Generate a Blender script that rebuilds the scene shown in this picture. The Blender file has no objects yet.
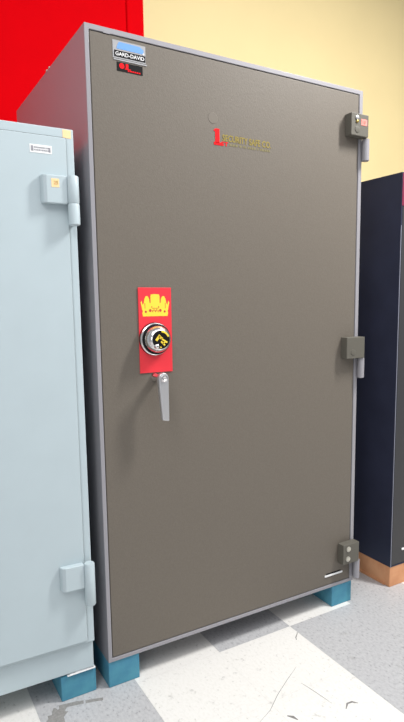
import bpy, bmesh, math, random
from mathutils import Vector, Matrix, noise
random.seed(7)
S = bpy.context.scene
C = S.collection
PI = math.pi

# ------------------------------------------------------------------ materials
def srgb(r, g, b):
    f = lambda c: (c/255/12.92) if c/255 <= .04045 else ((c/255+.055)/1.055)**2.4
    return (f(r), f(g), f(b), 1)

def mat(name, col, rough=.5, metal=0, spec=.5, bump=0, bscale=200, mottle=0, mscale=20, mcol=None, coat=0):
    m = bpy.data.materials.new(name); m.use_nodes = True
    nt = m.node_tree; b = nt.nodes['Principled BSDF']
    b.inputs['Base Color'].default_value = col
    b.inputs['Roughness'].default_value = rough
    b.inputs['Metallic'].default_value = metal
    b.inputs['Specular IOR Level'].default_value = spec
    b.inputs['Coat Weight'].default_value = coat
    b.inputs['Coat Roughness'].default_value = .15
    tc = nt.nodes.new('ShaderNodeTexCoord')
    if mottle:
        n = nt.nodes.new('ShaderNodeTexNoise'); n.inputs['Scale'].default_value = mscale
        n.inputs['Detail'].default_value = 6
        r = nt.nodes.new('ShaderNodeValToRGB')
        r.color_ramp.elements[0].position = .35; r.color_ramp.elements[1].position = .65
        r.color_ramp.elements[0].color = mcol or tuple(c*(1-mottle) for c in col[:3])+(1,)
        r.color_ramp.elements[1].color = col
        nt.links.new(tc.outputs['Object'], n.inputs['Vector'])
        nt.links.new(n.outputs['Fac'], r.inputs['Fac'])
        nt.links.new(r.outputs['Color'], b.inputs['Base Color'])
    if bump:
        n2 = nt.nodes.new('ShaderNodeTexNoise'); n2.inputs['Scale'].default_value = bscale
        n2.inputs['Detail'].default_value = 3
        bp = nt.nodes.new('ShaderNodeBump'); bp.inputs['Strength'].default_value = bump
        bp.inputs['Distance'].default_value = .002
        nt.links.new(tc.outputs['Object'], n2.inputs['Vector'])
        nt.links.new(n2.outputs['Fac'], bp.inputs['Height'])
        nt.links.new(bp.outputs['Normal'], b.inputs['Normal'])
    return m

def tile_mat(name, base, fleck, dark, amount):
    """vinyl composition tile: base colour with small flecks, scuffs and worn patches"""
    m = mat(name, base, rough=.32, spec=.4)
    nt = m.node_tree; b = nt.nodes['Principled BSDF']; L = nt.links
    tc = nt.nodes.new('ShaderNodeTexCoord')
    mp = nt.nodes.new('ShaderNodeMapping'); mp.inputs['Scale'].default_value = (1, .55, 1)
    L.new(tc.outputs['Object'], mp.inputs['Vector'])
    n1 = nt.nodes.new('ShaderNodeTexNoise'); n1.inputs['Scale'].default_value = 120; n1.inputs['Detail'].default_value = 4
    n1.inputs['Roughness'].default_value = .65
    L.new(mp.outputs['Vector'], n1.inputs['Vector'])
    r1 = nt.nodes.new('ShaderNodeValToRGB'); e = r1.color_ramp.elements
    e[0].position = .30; e[0].color = dark; e[1].position = .36+amount*.1; e[1].color = fleck
    x = e.new(.56+amount*.1); x.color = base
    L.new(n1.outputs['Fac'], r1.inputs['Fac'])
    # sparse scuff marks
    n2 = nt.nodes.new('ShaderNodeTexNoise'); n2.inputs['Scale'].default_value = 26; n2.inputs['Detail'].default_value = 5
    n2.inputs['Roughness'].default_value = .7
    L.new(tc.outputs['Object'], n2.inputs['Vector'])
    r2 = nt.nodes.new('ShaderNodeValToRGB'); r2.color_ramp.elements[0].position = .60; r2.color_ramp.elements[1].position = .80
    r2.color_ramp.elements[0].color = (0, 0, 0, 1)
    L.new(n2.outputs['Fac'], r2.inputs['Fac'])
    mx = nt.nodes.new('ShaderNodeMix'); mx.data_type = 'RGBA'
    mx.inputs[7].default_value = srgb(150, 148, 144)
    L.new(r2.outputs['Color'], mx.inputs[0]); L.new(r1.outputs['Color'], mx.inputs[6])
    L.new(mx.outputs[2], b.inputs['Base Color'])
    return m

M = {
 'door': mat('brown_grey_paint', srgb(111, 104, 95), rough=.5, spec=.3, bump=.25, bscale=260, mottle=.07, mscale=160),
 'block': mat('brown_grey_hinge_paint', srgb(97, 94, 86), rough=.5, spec=.3, bump=.15, bscale=180),
 'frame': mat('light_grey_paint', srgb(150, 148, 153), rough=.26, spec=.55, bump=.06, bscale=60),
 'dark': mat('dark_gap', srgb(38, 36, 36), rough=.8),
 'blue': mat('pale_blue_grey_paint', srgb(185, 199, 204), rough=.42, spec=.4, bump=.06, bscale=40, mottle=.03, mscale=9),
 'black': mat('blue_black_paint', srgb(48, 52, 72), rough=.4, spec=.35, bump=.12, bscale=120, mottle=.18, mscale=7),
 'blackdoor': mat('charcoal_paint', srgb(60, 60, 62), rough=.4, spec=.3, bump=.1, bscale=120),
 'teal': mat('teal_painted_timber', srgb(86, 150, 170), rough=.7, spec=.2, mottle=.2, mscale=22, mcol=srgb(76, 136, 162), bump=.2, bscale=90),
 'wood': mat('orange_timber', srgb(222, 164, 122), rough=.6, spec=.3, mottle=.2, mscale=14, mcol=srgb(208, 146, 104)),
 'yellow_wall': mat('yellow_wall_paint', srgb(233, 212, 158), rough=.7, spec=.3, bump=.1, bscale=50, mottle=.03, mscale=4),
 'red_wall': mat('red_wall_paint', srgb(224, 0, 12), rough=.7, spec=.03, mottle=.05, mscale=6),
 'chrome': mat('chrome', srgb(232, 230, 230), rough=.2, metal=1),
 'satin': mat('satin_chrome', srgb(212, 212, 214), rough=.36, metal=.85),
 'brass': mat('brass', srgb(220, 190, 110), rough=.3, metal=1),
 'zinc': mat('zinc_screw', srgb(205, 202, 190), rough=.35, metal=.7),
 'red': mat('red_plate', srgb(236, 52, 64), rough=.4, coat=.2),
 'redink': mat('red_ink', srgb(226, 16, 26), rough=.6, spec=.15),
 'redline': mat('dark_red_ink', srgb(196, 70, 56), rough=.5),
 'yellow': mat('yellow_ink', srgb(250, 216, 66), rough=.5),
 'gold': mat('gold_ink', srgb(146, 130, 66), rough=.6, spec=.2),
 'golddim': mat('dull_gold_ink', srgb(126, 118, 86), rough=.6, spec=.2),
 'white': mat('white_paper', srgb(238, 238, 238), rough=.6),
 'silver': mat('silver_badge', srgb(160, 160, 162), rough=.5, metal=.2, spec=.2),
 'sky': mat('light_blue_print', srgb(112, 158, 216), rough=.5, spec=.2),
 'ink': mat('black_ink', srgb(20, 19, 20), rough=.6, spec=.15),
 'greyink': mat('grey_ink', srgb(150, 150, 156), rough=.5),
 'orange': mat('orange_sticker', srgb(250, 214, 160), rough=.6),
 'pink': mat('pink_sticker', srgb(236, 132, 122), rough=.6),
 'pinkink': mat('pink_ink', srgb(225, 96, 84), rough=.6),
 'magenta': mat('magenta_sticker', srgb(118, 32, 62), rough=.5),
 'tape': mat('grey_residue', srgb(150, 148, 145), rough=.8, mottle=.25, mscale=120),
 'scuff': mat('scuff_mark', srgb(128, 126, 124), rough=.8),
 'tile_white': tile_mat('white_vinyl_tile', srgb(230, 228, 224), srgb(224, 222, 217), srgb(186, 184, 180), 0),
 'tile_grey': tile_mat('grey_vinyl_tile', srgb(190, 190, 191), srgb(178, 178, 180), srgb(128, 128, 131), .45),
 'grout': mat('tile_seam', srgb(205, 203, 198), rough=.8),
}

# ------------------------------------------------------------------ helpers
def obj(name, bm, m, parent=None, loc=(0, 0, 0), smooth=False, bevel=0, seg=2):
    me = bpy.data.meshes.new(name)
    bmesh.ops.recalc_face_normals(bm, faces=bm.faces[:])
    bm.to_mesh(me); bm.free()
    o = bpy.data.objects.new(name, me); C.objects.link(o)
    for k in (m if isinstance(m, (list, tuple)) else [m]): me.materials.append(k)
    o.location = loc
    if parent: o.parent = parent
    if smooth:
        for p in me.polygons: p.use_smooth = True
    if bevel:
        b = o.modifiers.new('bevel', 'BEVEL'); b.width = bevel; b.segments = seg; b.limit_method = 'ANGLE'; b.angle_limit = .6
        b.harden_normals = False
    if smooth:
        try:
            me.set_sharp_from_angle(angle=.7)
        except Exception: pass
    return o

def box(bm, x0, x1, y0, y1, z0, z1):
    v = [bm.verts.new(p) for p in [(x0,y0,z0),(x1,y0,z0),(x1,y1,z0),(x0,y1,z0),(x0,y0,z1),(x1,y0,z1),(x1,y1,z1),(x0,y1,z1)]]
    for f in [(0,3,2,1),(4,5,6,7),(0,1,5,4),(1,2,6,5),(2,3,7,6),(3,0,4,7)]: bm.faces.new([v[i] for i in f])
    return bm
def bx(*a): return box(bmesh.new(), *a)

def poly(bm, pts, y0, y1):
    """polygon in x,z extruded between y0 (front) and y1"""
    a = [bm.verts.new((x, y0, z)) for x, z in pts]; b = [bm.verts.new((x, y1, z)) for x, z in pts]
    n = len(pts)
    f = bm.faces.new(a); bm.faces.new(b[::-1])
    for i in range(n): bm.faces.new([a[i], b[i], b[(i+1) % n], a[(i+1) % n]])
    return bm

def lathe(bm, prof, c, axis='Y', n=40, cap=True):
    """prof: list of (radius, distance along axis); Y axis runs towards the viewer (-y)"""
    rings = []
    for r, d in prof:
        ring = []
        for i in range(n):
            a = 2*PI*i/n
            if axis == 'Y': p = (c[0]+r*math.cos(a), c[1]-d, c[2]+r*math.sin(a))
            else: p = (c[0]+r*math.cos(a), c[1]+r*math.sin(a), c[2]+d)
            ring.append(bm.verts.new(p))
        rings.append(ring)
    for a, b in zip(rings, rings[1:]):
        for i in range(n): bm.faces.new([a[i], a[(i+1) % n], b[(i+1) % n], b[i]])
    if cap: bm.faces.new(rings[0]); bm.faces.new(rings[-1][::-1])
    return bm
def lt(*a, **k): return lathe(bmesh.new(), *a, **k)

def text(name, s, x, z, w, h, y, m, parent, rot=0, depth=.0006, bold=0):
    """lettering fitted into the box w x h whose lower left corner is (x, z), on the plane y"""
    cu = bpy.data.curves.new(name, 'FONT'); cu.body = s; cu.extrude = .5*depth; cu.resolution_u = 3
    cu.offset = bold
    t = bpy.data.objects.new(name, cu); C.objects.link(t)
    dg = bpy.context.evaluated_depsgraph_get(); dg.update()
    me = bpy.data.meshes.new_from_object(t.evaluated_get(dg))
    bpy.data.objects.remove(t); 
    xs = [v.co.x for v in me.vertices]; ys = [v.co.y for v in me.vertices]
    x0, x1, y0, y1 = min(xs), max(xs), min(ys), max(ys)
    for v in me.vertices:
        u = (v.co.x-x0)/(x1-x0)*w; q = (v.co.y-y0)/(y1-y0)*h; d = v.co.z
        if rot:
            u -= w/2; q -= h/2
            u, q = u*math.cos(rot)-q*math.sin(rot)+w/2, u*math.sin(rot)+q*math.cos(rot)+h/2
        v.co = Vector((x+u, y-d, z+q))
    me.name = name
    me.materials.clear(); me.materials.append(m)
    o = bpy.data.objects.new(name, me); C.objects.link(o); o.parent = parent
    return o

def thing(name, label, cat, loc=(0, 0, 0), rz=0, group=None):
    o = bpy.data.objects.new(name, None); C.objects.link(o); o.empty_display_size = .1
    o.location = loc; o.rotation_euler = (0, 0, rz); tag(o, label, cat, group); return o
def tag(o, label, cat, group=None):
    o['label'] = label; o['category'] = cat
    if group: o['group'] = group
    return o
def struct(o, label=None):
    o['kind'] = 'structure'
    if label: o['label'] = label
    return o

def safe_shell(W, D, z0, H, lip_l, lip_r, lip_b, lip_t, recess):
    """steel box with a recessed opening in its front, all one mesh (local: left-front corner at 0,0)"""
    bm = bmesh.new()
    o = [(0, z0), (W, z0), (W, z0+H), (0, z0+H)]
    i = [(lip_l, z0+lip_b), (W-lip_r, z0+lip_b), (W-lip_r, z0+H-lip_t), (lip_l, z0+H-lip_t)]
    fo = [bm.verts.new((x, 0, z)) for x, z in o]; fi = [bm.verts.new((x, 0, z)) for x, z in i]
    ri = [bm.verts.new((x, recess, z)) for x, z in i]; bo = [bm.verts.new((x, D, z)) for x, z in o]
    for k in range(4):
        j = (k+1) % 4
        bm.faces.new([fo[k], fo[j], fi[j], fi[k]]); bm.faces.new([fi[k], fi[j], ri[j], ri[k]])
        bm.faces.new([fo[k], bo[k], bo[j], fo[j]])
    bm.faces.new(ri); bm.faces.new(bo[::-1])
    return bm

# ------------------------------------------------------------------ room
TX0, TY0, T = .0845, -.018, .3045
bm = bmesh.new()
known = {(-2,0):0,(-2,-1):0,(-1,0):1,(-1,-1):1,(0,0):0,(0,-1):0,(1,0):1,(1,-1):0,(1,-2):0,(2,0):0,(2,-1):1,(2,-2):1,(3,0):1,(3,-1):1,(0,-2):0,(3,-2):1}
rr = random.Random(3)
for i in range(-11, 13):
    for j in range(-14, 5):
        k = known.get((i, j), 1 if rr.random() < .5 else 0)
        g = .0002
        x0, x1, y0, y1 = TX0+i*T+g, TX0+(i+1)*T-g, TY0+j*T+g, TY0+(j+1)*T-g
        y1 = min(y1, 1.05)
        if y0 >= 1.05: continue
        f = bm.faces.new([bm.verts.new(p) for p in [(x0,y0,0),(x1,y0,0),(x1,y1,0),(x0,y1,0)]]); f.material_index = k
X0, X1, Y0, Y1 = TX0-11*T, TX0+13*T, TY0-14*T, 1.05
box(bm, X0, X1, Y0, Y1, -.06, -.0006)
for f in bm.faces[-6:]: f.material_index = 2
fl = obj('floor', bm, [M['tile_white'], M['tile_grey'], M['grout']]); struct(fl, 'white and grey speckled vinyl tile floor')

WY = 1.05
SX = .629            # where the red paint ends
struct(obj('wall_back', bx(SX, X1, WY, WY+.12, 0, 3.3), M['yellow_wall']), 'pale yellow painted wall behind the safes')
struct(obj('wall_back_red', bx(X0, SX-.075, WY-.004, WY+.12, 0, 3.3), M['red_wall']), 'bright red painted wall on the left')
# corner post between the two colours with a thin raised bead on its left edge
bm = bx(SX-.075, SX, WY-.004, WY+.12, 0, 3.3)
lathe(bm, [(.007, 0), (.007, 3.3)], (SX-.078, WY-.006, 0), 'Z', 12)
struct(obj('trim_1', bm, M['red_wall']), 'red strip of wall with a thin bead beside the yellow wall')

# ------------------------------------------------------------------ the big safe
W, D, ZB, H = 1.023, .868, .0866, 1.87
safe = thing('safe', 'tall brown-grey safe with light grey frame, red dial plate and three hinges', 'safe', (0, 0, 0))
body = obj('body', safe_shell(W, D, ZB, H, .0125, .0165, .0125, .0145, .03), M['frame'], safe, bevel=.0015)
obj('door_gap', bx(.0128, W-.0168, .027, .0299, ZB+.0128, ZB+H-.0148), M['dark'], body)
door = obj('door', bx(.0148, W-.0190, .0015, .027, ZB+.0148, ZB+H-.0168), M['door'], safe, bevel=.002)
# small studs on the top-left edge of the body
for y in (.372, .402):
    obj('stud', lt([(.005, 0), (.005, .004), (.003, .007)], (.004, y, ZB+H-.001), 'Z', 12), M['zinc'], body, smooth=True)
obj('catch_tab', bx(.088-.035, .108-.035, -.0008, .001, ZB+H-.016, ZB+H-.011), M['frame'], body)

def sticker(name, x0, x1, z0, z1, m, parent, y=.0015, t=.0008):
    return obj(name, bx(x0, x1, y-t, y+.0002, z0, z1), m, parent)

# badge
bd = sticker('maker_badge', .079, .177, 1.883, 1.930, M['silver'], door, t=.0012); bd['label'] = 'silver and blue badge with a black lettered band'
Y = .0003
bm = bmesh.new(); poly(bm, [(.090, 1.908), (.171, 1.9075), (.171, 1.918), (.160, 1.9255), (.098, 1.9265), (.094, 1.920)], Y-.0005, Y+.0001)
obj('blue_print', bm, M['sky'], bd)
obj('black_band', bx(.083, .176, Y-.0005, Y+.0001, 1.8865, 1.9035), M['ink'], bd)
text('lettering', 'GARD-DAVID', .0865, 1.890, .086, .010, Y-.0007, M['white'], bd, bold=.012)
obj('rivet', lt([(.003, 0), (.002, .0015)], (.170, Y-.0002, 1.9075), 'Y', 10), M['white'], bd)
obj('badge_foot', bx(.081, .180, -.0003, .0016, 1.8778, 1.8815), M['silver'], door)
# black and red sticker
st = sticker('black_sticker', .090, .167, 1.850, 1.874, M['ink'], door, t=.0008); st['label'] = 'black sticker with red print'
Y = .0006
obj('red_mark', lt([(.0075, 0), (.0075, .0005)], (.1045, Y, 1.8645), 'Y', 16), M['redink'], st)
text('lettering', '1', .116, 1.858, .008, .014, Y-.0003, M['redink'], st, bold=.02)
bm = bmesh.new()
box(bm, .113, .131, Y-.0005, Y, 1.857, 1.8595)
for x in range(6): box(bm, .122+x*.0066, .127+x*.0066, Y-.0005, Y, 1.8525, 1.8562)
obj('red_print', bm, M['redink'], st)

# painted company name
nm = text('company_lettering', 'SECURITY SAFE CO.', .431, 1.7065, .186, .0205, .0008, M['gold'], door, bold=.025)
nm['label'] = 'gold lettering'
bm = bmesh.new()
poly(bm, [(.405, 1.699), (.420, 1.699), (.420, 1.741), (.407, 1.741), (.400, 1.737), (.400, 1.732), (.405, 1.732)], .0004, .0016)
box(bm, .400, .430, .0004, .0016, 1.692, 1.7005)
o = obj('red_numeral', bm, M['redink'], door); o['label'] = 'red numeral 1'
text('red_ordinal', 'ST', .426, 1.692, .026, .0125, .0008, M['redink'], door, bold=.02)
bm = bmesh.new(); x = .456; r2 = random.Random(5)
while x < .612:
    w = r2.choice((.005, .007, .009)); box(bm, x, x+w, .0007, .0015, 1.6945, 1.7015); x += w+r2.choice((.002, .002, .006))
obj('small_lettering', bm, M['golddim'], door)
# round filled patch
obj('round_patch', lt([(.017, 0), (.016, .0006)], (.397, .0013, 1.770), 'Y', 24), mat('patch_paint', srgb(113, 106, 97), rough=.5, spec=.3), door)
# strip badge, lower right
sb = sticker('strip_badge', .884, .958, .134, .148, M['ink'], door, t=.001); sb['label'] = 'small black badge with a bright bar'
obj('bright_bar', bx(.876, .966, -.0015, .0008, .1355, .1425), M['white'], sb)

# red plate with crest
pl = obj('dial_plate', bx(.1325, .2405, -.002, .0016, .992, 1.250), M['red'], door, bevel=.0006); pl['label'] = 'bright red plate with a yellow crest'
cx, cz = .1865, 1.164
half = [(0, .0665), (.0135, .0655), (.0155, .058), (.0150, .050), (.0168, .044), (.0190, .052), (.024, .060), (.030, .0605), (.0345, .052), (.037, .040),
        (.0410, .034), (.0435, .047), (.047, .041), (.044, .028), (.043, .020), (.0405, .016), (.0425, .010), (.0405, 0)]
pts = [(cx+x, cz+z) for x, z in half] + [(cx-x, cz+z) for x, z in half[::-1]][:-1]
obj('crest', poly(bmesh.new(), pts, -.0026, -.0018), M['yellow'], pl)
bm = bmesh.new()
for x, z, r in [(-.031, .014, .0035), (.031, .014, .0035), (-.0165, .0175, .0045), (.0165, .0175, .0045), (-.0115, .028, .002), (.0115, .028, .002)]:
    lathe(bm, [(r, 0), (r, .0004)], (cx+x, -.0026, cz+z), 'Y', 12)
for i in range(5): box(bm, cx-.010+i*.0045, cx-.0075+i*.0045, -.003, -.0026, cz+.0125+(i % 2)*.003, cz+.0185+(i % 2)*.003)
box(bm, cx-.011, cx+.011, -.003, -.0026, cz+.0235, cz+.0250)
for sx in (-1, 1):
    seg2 = [(sx*.0152, .040), (sx*.0178, .040), (sx*.0190, .052), (sx*.0150, .058)]
    poly(bm, [(cx+x, cz+z) for x, z in (seg2 if sx > 0 else seg2[::-1])], -.003, -.0026)
    box(bm, cx+sx*.0335-.0008, cx+sx*.0335+.0008, -.003, -.0026, cz+.024, cz+.040)
obj('crest_detail', bm, M['redline'], pl)

# combination dial
dc = (.1815, -.002, 1.095)
dial = obj('combination_dial', lt([(.050, 0), (.050, .006), (.0475, .010), (.046, .010)], dc, n=64), M['ink'], safe, smooth=True, bevel=0)
obj('black_ring', lt([(.0455, .014), (.0458, .0165), (.041, .018)], (dc[0]+.001, dc[1], dc[2]), n=64), M['ink'], dial, smooth=True)
obj('chrome_cone', lt([(.0410, .014), (.0412, .022), (.0385, .032), (.032, .041), (.0285, .0435), (.0275, .0440)], (dc[0]+.001, dc[1], dc[2]), n=64), M['chrome'], dial, smooth=True)
dial['label'] = 'chrome combination dial with a black and yellow face'
obj('chrome_ring', lt([(.0485, .003), (.0490, .006), (.0490, .012), (.0465, .0142)], (dc[0]-.001, dc[1], dc[2]), n=64), M['chrome'], dial, smooth=True)
fc = (dc[0]+.002, dc[1]-.0436, dc[2])
obj('dial_face', lt([(.0278, 0), (.0272, .0025)], fc, n=48), M['ink'], dial)
fy = fc[1]-.0026
n1 = bmesh.new()
def seg(bm, x0, z0, x1, z1, w):
    d = Vector((x1-x0, z1-z0)).normalized(); q = Vector((-d.y, d.x))*w/2
    poly(bm, [(x0+q.x, z0+q.y), (x0-q.x, z0-q.y), (x1-q.x, z1-q.y), (x1+q.x, z1+q.y)], fy-.0008, fy+.0001)
fx, fz = fc[0], fc[2]
seg(n1, fx-.017, fz-.002, fx-.004, fz+.014, .0075)
seg(n1, fx-.008, fz+.010, fx+.003, fz+.003, .0075)
seg(n1, fx-.001, fz+.004, fx+.019, fz-.009, .0050)
seg(n1, fx-.001, fz-.005, fx+.011, fz-.017, .0050)
seg(n1, fx+.004, fz-.012, fx+.013, fz-.007, .0040)
seg(n1, fx-.004, fz-.021, fx-.0005, fz-.024, .0030)
for a0, a1, r in [(20, 88, .0245)]:
    k = 8
    P = [((fx+(r+.0025)*math.cos(math.radians(a0+(a1-a0)*i/k)), fz+(r+.0025)*math.sin(math.radians(a0+(a1-a0)*i/k)))) for i in range(k+1)]
    Q = [((fx+(r-.0025)*math.cos(math.radians(a0+(a1-a0)*i/k)), fz+(r-.0025)*math.sin(math.radians(a0+(a1-a0)*i/k)))) for i in range(k+1)]
    poly(n1, P+Q[::-1], fy-.0008, fy+.0001)
obj('dial_marks', n1, M['yellow'], dial)
obj('dial_knob', lt([(.007, -.001), (.0072, .008), (.0055, .0105), (.002, .0115)], (fx-.016, fc[1], fz-.019), n=24), M['chrome'], dial, smooth=True)

# handle
hc = (.181, .0015, .976)
hd = obj('door_handle', lt([(.0145, 0), (.0145, .004), (.0125, .007), (.011, .030), (.0115, .05)], hc, n=32), M['chrome'], safe, smooth=True)
hd['label'] = 'chrome lever handle hanging down'
bm = bmesh.new()
k = 14
top = [(math.cos(PI*i/k)*.0165, math.sin(PI*i/k)*.0165+.004) for i in range(k+1)]
pts = [(hc[0]+x, hc[2]+z) for x, z in top] + [(hc[0]-.0125, hc[2]-.05), (hc[0]-.0095+.003, hc[2]-.124), (hc[0]+.016, hc[2]-.128), (hc[0]+.0165, hc[2]-.05)]
poly(bm, pts, -.066, -.048)
obj('lever', bm, M['satin'], hd, bevel=.004, seg=3)
obj('hub_cap', lt([(.011, 0), (.0105, .004), (.006, .0055), (.003, .003)], (hc[0], -.066, hc[2]+.004), n=24), M['chrome'], hd, smooth=True)

# hinges
def hinge(zc, kind, bx0, bx1, hz):
    h = obj('hinge', bx(bx0, bx1, -.032, .0015, zc-hz/2, zc+hz/2), M['block'], safe, bevel=.0022)
    bz = zc-hz/2
    br = obj('hinge_barrel', lt([(.010, -.078), (.013, -.076), (.013, -.002), (.010, 0)], (W+.0045, -.0145, bz), 'Z', 28), M['frame'], h, smooth=True)
    bm = bx(W+.0002, W+.014, -.010, .02, bz-.074, bz-.002)
    obj('hinge_leaf', bm, M['frame'], h, bevel=.001)
    obj('hinge_pin', lt([(.006, -.004), (.006, .003)], (W+.0045, -.0145, bz-.075), 'Z', 16), M['zinc'], h, smooth=True)
    w = bx1-bx0
    def screw(x, z, m, r=.0085):
        s = obj('screw', lt([(r, -.001), (r, .0025), (r*.75, .0045), (r*.35, .005)], (x, -.0322, z), n=20), m, h, smooth=True)
        return s
    if kind == 0:
        s = screw(bx0+.026, zc+.023, M['satin'], .008); 
        s = screw(bx0+.0265, zc+.0105, M['brass'], .0055)
        obj('screw_plug', lt([(.012, -.001), (.0118, .001), (.010, .0014)], (bx0+.029, -.0322, zc-.016), n=24), M['block'], h, smooth=True)
        s = obj('price_sticker', bx(bx0+.046, bx0+.074, -.0328, -.0319, zc+.000, zc+.021), M['pink'], h); s['label'] = 'pink sticker'
        text('sticker_print', '18', bx0+.053, zc+.005, .013, .011, -.0331, M['pinkink'], h)
    elif kind == 1:
        obj('screw_plug', lt([(.012, -.001), (.0118, .001), (.010, .0014)], (bx0+.032, -.0322, zc-.016), n=24), M['block'], h, smooth=True)
    else:
        screw(bx0+.026, zc+.021, M['zinc'], .0105); screw(bx0+.024, zc-.019, M['zinc'], .0105)
    return h
hinge(1.8265, 0, .940, 1.0225, .076)
hinge(1.0315, 1, .939, 1.0285, .080)
hinge(.2215, 2, .9415, 1.024, .080)

# ------------------------------------------------------------------ teal timber blocks
def block(x0, x1, y0, y1, label, h=.0864):
    o = obj('timber_block', bx(0, x1-x0, 0, y1-y0, 0, h), M['teal'], None, (x0, y0, .0002), bevel=.002)
    tag(o, label, 'block'); return o
block(.0005, .103, .004, .36, 'teal painted block under the left front corner of the brown-grey safe')
block(.917, 1.0185, .003, .30, 'teal painted block under the right front corner of the brown-grey safe')
block(-.144, -.036, .019, .30, 'teal painted block under the right end of the pale blue safe', h=.0802)

# ------------------------------------------------------------------ pale blue safe, left
LW, LH0, LTOP = .86, .088, 1.6735
RZ = math.radians(-1.6)
ls = thing('safe', 'pale blue-grey safe with rounded barrel hinges on the left of the photo', 'safe', (-.041, .002, 0), RZ)
# local frame: right-front corner of the body at x=0
bm = bmesh.new(); LD = .74
box(bm, -LW, 0, 0, LD, LH0+.088, LTOP)
lb = obj('body', bm, M['blue'], ls, bevel=.003)
obj('base_band', bx(-LW+.003, -.003, .009, LD-.003, LH0, LH0+.088), M['blue'], ls, bevel=.002)
# door, a shallow panel standing proud, with a dark joint line behind it
ld = obj('door', bx(-LW+.022, -.0235, -.0095, -.0002, LH0+.100, LTOP-.0265), M['blue'], ls, bevel=.002)
obj('door_joint', bx(-LW+.020, -.0220, -.003, -.0001, LH0+.0985, LTOP-.0245), M['dark'], ls)
def lhinge(z, top):
    bm = bmesh.new()
    # welded leaf with a chamfered left edge
    a = [(-.098, -.0095), (-.093, -.026), (-.084, -.031), (-.030, -.031), (-.030, -.0095)]
    lo = [bm.verts.new((x, y, z)) for x, y in a]; hi = [bm.verts.new((x, y, z+.074)) for x, y in a]
    bm.faces.new(lo); bm.faces.new(hi[::-1])
    for i in range(5): bm.faces.new([lo[i], hi[i], hi[(i+1) % 5], lo[(i+1) % 5]])
    h = obj('hinge', bm, M['blue'], ls, bevel=.003, seg=3)
    obj('hinge_knuckle', lt(([(.0135, 0), (.0155, .003)] if top else [(.0135, -.058), (.0155, -.055)]) + [(.0155, .070), (.0135, .073)], (-.0145, -.028, z+.002), 'Z', 28), M['blue'], h, smooth=True)
    bm = bmesh.new()
    if top: lathe(bm, [(.0125, -.056), (.0155, -.053), (.0155, -.001), (.0145, .001)], (-.0145, -.028, z+.001), 'Z', 28)
    box(bm, -.020, -.006, -.018, -.0002, z-.050, z)
    obj('lower_knuckle' if top else 'hinge_leaf', bm, M['blue'], h, smooth=True)
    if top:
        s = obj('price_sticker', bx(-.072, -.052, -.0316, -.0309, z+.042, z+.064), M['orange'], h); s['label'] = 'pale orange sticker'
        text('sticker_print', '25', -.066, z+.049, .011, .009, -.0319, M['brass'], h)
lhinge(1.470, True); lhinge(.369, False)
s = obj('name_label', bx(-.119, -.062, -.0103, -.0094, 1.600, 1.621), M['white'], ls); s['label'] = 'white label with grey print'
bm = bmesh.new()
box(bm, -.1160, -.1095, -.0107, -.0102, 1.6035, 1.617)
r3 = random.Random(2)
for row in range(2):
    x = -.1075
    while x < -.069:
        w = r3.choice((.0025, .004)); box(bm, x, x+w, -.0107, -.0102, 1.605+row*.0065, 1.609+row*.0065); x += w+.0012
box(bm, -.0705, -.0655, -.0107, -.0102, 1.6035, 1.616)
obj('label_print', bm, M['greyink'], s)
s = obj('orange_sticker', bx(-.029, -.007, -.0008, .0002, LTOP-.0245, LTOP-.003), M['orange'], ls)
s['label'] = 'pale orange square sticker at the top corner'

# folded paper shim between block and pale blue safe
bm = bmesh.new()
box(bm, -.125, -.039, .012, .11, .0806, .0828); box(bm, -.118, -.046, .0135, .105, .0830, .0850); box(bm, -.100, -.041, .0155, .10, .0852, .0872)
tag(obj('folded_paper', bm, M['white']), 'thin folded white paper shim between the left teal block and the pale blue safe', 'paper')

# ------------------------------------------------------------------ black safe, right
BX, BY = 1.229, -.008
bs = thing('safe', 'blue-black safe on an orange timber base at the right edge', 'safe', (BX, BY, 0))
BW, BD, BZ, BT = .70, .72, .0885, 1.697
obj('body', safe_shell(BW, BD, BZ, BT-BZ, .007, .007, .005, .007, .02), M['black'], bs, bevel=.0015)
bdo = obj('door', bx(.0085, BW-.0085, .001, .0195, BZ+.0065, BT-.0085), M['blackdoor'], bs, bevel=.0015)
obj('edge_highlight', bx(.0002, .0022, -.0016, -.0001, BZ, BT-.20), mat('edge_highlight_paint', srgb(150, 152, 165), rough=.4), bs)  # thin pale strip paints the highlight along the front edge
s = obj('magenta_sticker', bx(.0025, .016, -.0012, .0009, BT-.125, BT-.004), M['magenta'], bs); s['label'] = 'magenta sticker strip'
s = obj('badge', bx(.064, .14, -.004, .0012, .152, .160), M['white'], bdo, bevel=.001); s['label'] = 'small bright badge'
# timber base made of two boards
tb = bmesh.new()
box(tb, .0, BW, .002, .022, 0, BZ-.0005)
box(tb, .0, .020, .0225, BD-.01, 0, BZ-.0005)
box(tb, BW-.020, BW, .0225, BD-.01, 0, BZ-.0005)
box(tb, .0205, BW-.0205, BD-.03, BD-.01, 0, BZ-.0005)
wb = tag(obj('wooden_plinth', tb, M['wood'], None, (BX, BY, .0002), bevel=.0015), 'orange-brown timber base frame under the blue-black safe', 'plinth')
tb = bx(-.004, 0, .03, BD-.02, 0, .010)
obj('skirt_bead', tb, M['wood'], wb)

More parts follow.
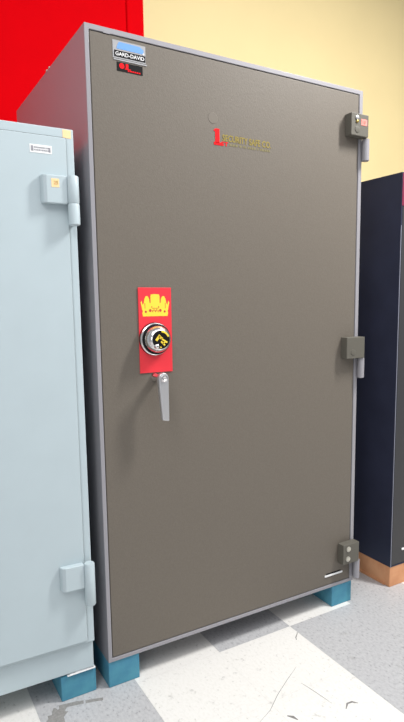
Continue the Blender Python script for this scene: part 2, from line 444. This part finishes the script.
# ------------------------------------------------------------------ marks on the floor
def strip(name, pts, w, m, label, cat, h=.0004):
    bm = bmesh.new(); n = len(pts); L = []; R_ = []
    for i, p in enumerate(pts):
        a = Vector(pts[max(i-1, 0)]); b = Vector(pts[min(i+1, n-1)]); d = (b-a).normalized(); q = Vector((-d.y, d.x))
        ww = (w[i] if isinstance(w, (list, tuple)) else w)/2*(1+random.uniform(-.12, .12)); L.append(Vector(p)+q*ww); R_.append(Vector(p)-q*ww)
    c = L+R_[::-1]
    a = [bm.verts.new((p.x, p.y, h)) for p in c]; b = [bm.verts.new((p.x, p.y, .0001)) for p in c]
    bm.faces.new(a); bm.faces.new(b[::-1])
    for i in range(len(c)): bm.faces.new([a[i], b[i], b[(i+1) % len(c)], a[(i+1) % len(c)]])
    o = obj(name, bm, m); 
    tag(o, label, cat); return o
strip('tape_residue', [(-.158, .002), (-.135, -.002), (-.110, -.008), (-.088, -.0145)], .017, M['tape'], 'grey tape residue on the floor in front of the leftmost teal block', 'tape')
strip('tape_residue', [(-.083, -.0175), (-.060, -.0235), (-.033, -.033)], .014, M['tape'], 'short grey tape strip on the floor between the two left teal blocks', 'tape')
# worn dirt patch
bm = bmesh.new(); c = Vector((-.178, -.045)); pts = []
for i in range(40):
    a = 2*PI*i/40; r = 1+.5*noise.noise(Vector((math.cos(a)*4, math.sin(a)*4, 5)))
    p = Vector((.062*math.cos(a)*r, .024*math.sin(a)*r)); th = math.radians(57)
    pts.append((c.x+p.x*math.cos(th)-p.y*math.sin(th), c.y+p.x*math.sin(th)+p.y*math.cos(th)))
a = [bm.verts.new((x, y, .0003)) for x, y in pts]; b = [bm.verts.new((x, y, .0001)) for x, y in pts]
bm.faces.new(a); bm.faces.new(b[::-1])
for i in range(40): bm.faces.new([a[i], b[i], b[(i+1) % 40], a[(i+1) % 40]])
dm = M['tape'].copy()
tag(obj('dirt_patch', bm, dm), 'rough grey dirt patch on the floor below the leftmost teal block', 'stain')
def scuff(pts, w, label): return strip('scuff_mark', pts, w, M['scuff'], label, 'scuff', .00035)
scuff([(.694, -.064), (.684, -.074), (.668, -.088), (.659, -.103)], [.001, .003, .004, .002], 'small dark curved scuff on the grey tile right of the white tiles')
scuff([(.563, -.226), (.50, -.262), (.43, -.305), (.37, -.35), (.318, -.373)], [.0006, .0014, .0016, .0014, .0006], 'long thin scratch across the white floor tiles')
scuff([(.526, -.300), (.533, -.335), (.540, -.38), (.546, -.425)], [.0006, .0016, .0016, .0006], 'thin curved scratch on white tile right of the long scratch')
scuff([(.565, -.466), (.585, -.450), (.602, -.452), (.614, -.466)], [.002, .007, .007, .002], 'broad short scuff near the bottom edge of the white tiles')
scuff([(.400, -.395), (.411, -.408), (.416, -.425)], [.004, .011, .003], 'short dark smudge near the bottom of the long scratch')

# ------------------------------------------------------------------ camera
f, px, py = 582.634, 237.799, 380.513
pos = Vector((-.543707, -1.647896, 1.209188)); yaw, pitch, roll = .556602, -.136130, -.0060665
cy, sy, cp, sp = math.cos(yaw), math.sin(yaw), math.cos(pitch), math.sin(pitch)
fw = Vector((sy*cp, cy*cp, sp)); rt = Vector((cy, -sy, 0)); up = rt.cross(fw)
r_ = math.cos(roll)*rt+math.sin(roll)*up; u_ = -math.sin(roll)*rt+math.cos(roll)*up
cam = bpy.data.cameras.new('camera'); co = bpy.data.objects.new('camera', cam); C.objects.link(co)
mw = Matrix((( r_.x, u_.x, -fw.x, pos.x), (r_.y, u_.y, -fw.y, pos.y), (r_.z, u_.z, -fw.z, pos.z), (0, 0, 0, 1)))
co.matrix_world = mw
cam.sensor_fit = 'VERTICAL'; cam.sensor_height = 24; cam.lens = 24*f/722
cam.shift_x = -(px-202)/722; cam.shift_y = (py-361)/722; cam.clip_start = .05
S.camera = co

# ------------------------------------------------------------------ light
w = bpy.data.worlds.new('world'); S.world = w; w.use_nodes = True
bg = w.node_tree.nodes['Background']; bg.inputs['Color'].default_value = (.93, .95, 1, 1); bg.inputs['Strength'].default_value = .36
def area(name, loc, target, sx, sy_, power, col=(1, .98, .95)):
    l = bpy.data.lights.new(name, 'AREA'); l.shape = 'RECTANGLE'; l.size = sx; l.size_y = sy_; l.energy = power; l.color = col
    o = bpy.data.objects.new(name, l); C.objects.link(o); o.location = loc
    d = Vector(target)-Vector(loc); o.rotation_euler = d.to_track_quat('-Z', 'Y').to_euler(); return o
area('ceiling_tube', (1.75, -.95, 3.0), (1.2, -.4, 0), .16, .8, 82)
area('ceiling_tube', (-1.3, -1.5, 3.0), (-.6, -.6, 0), .3, 1.2, 16)
area('overhead_fill', (.4, -1.9, 3.2), (.4, -1.7, 0), 4.5, 2.4, 62, (.97, .98, 1))  # broad soft fill added overhead, takes over from world ambient
area('front_left_fill', (-3.2, -4.2, 1.7), (0, 0, 1.1), 2.2, 1.6, 34, (.95, .98, 1))  # unseen light added for chrome highlights and to brighten the door
S.view_settings.view_transform = 'Standard'; S.view_settings.look = 'None'
S.view_settings.exposure = 0; S.view_settings.gamma = 1; S.view_settings.use_curve_mapping = False
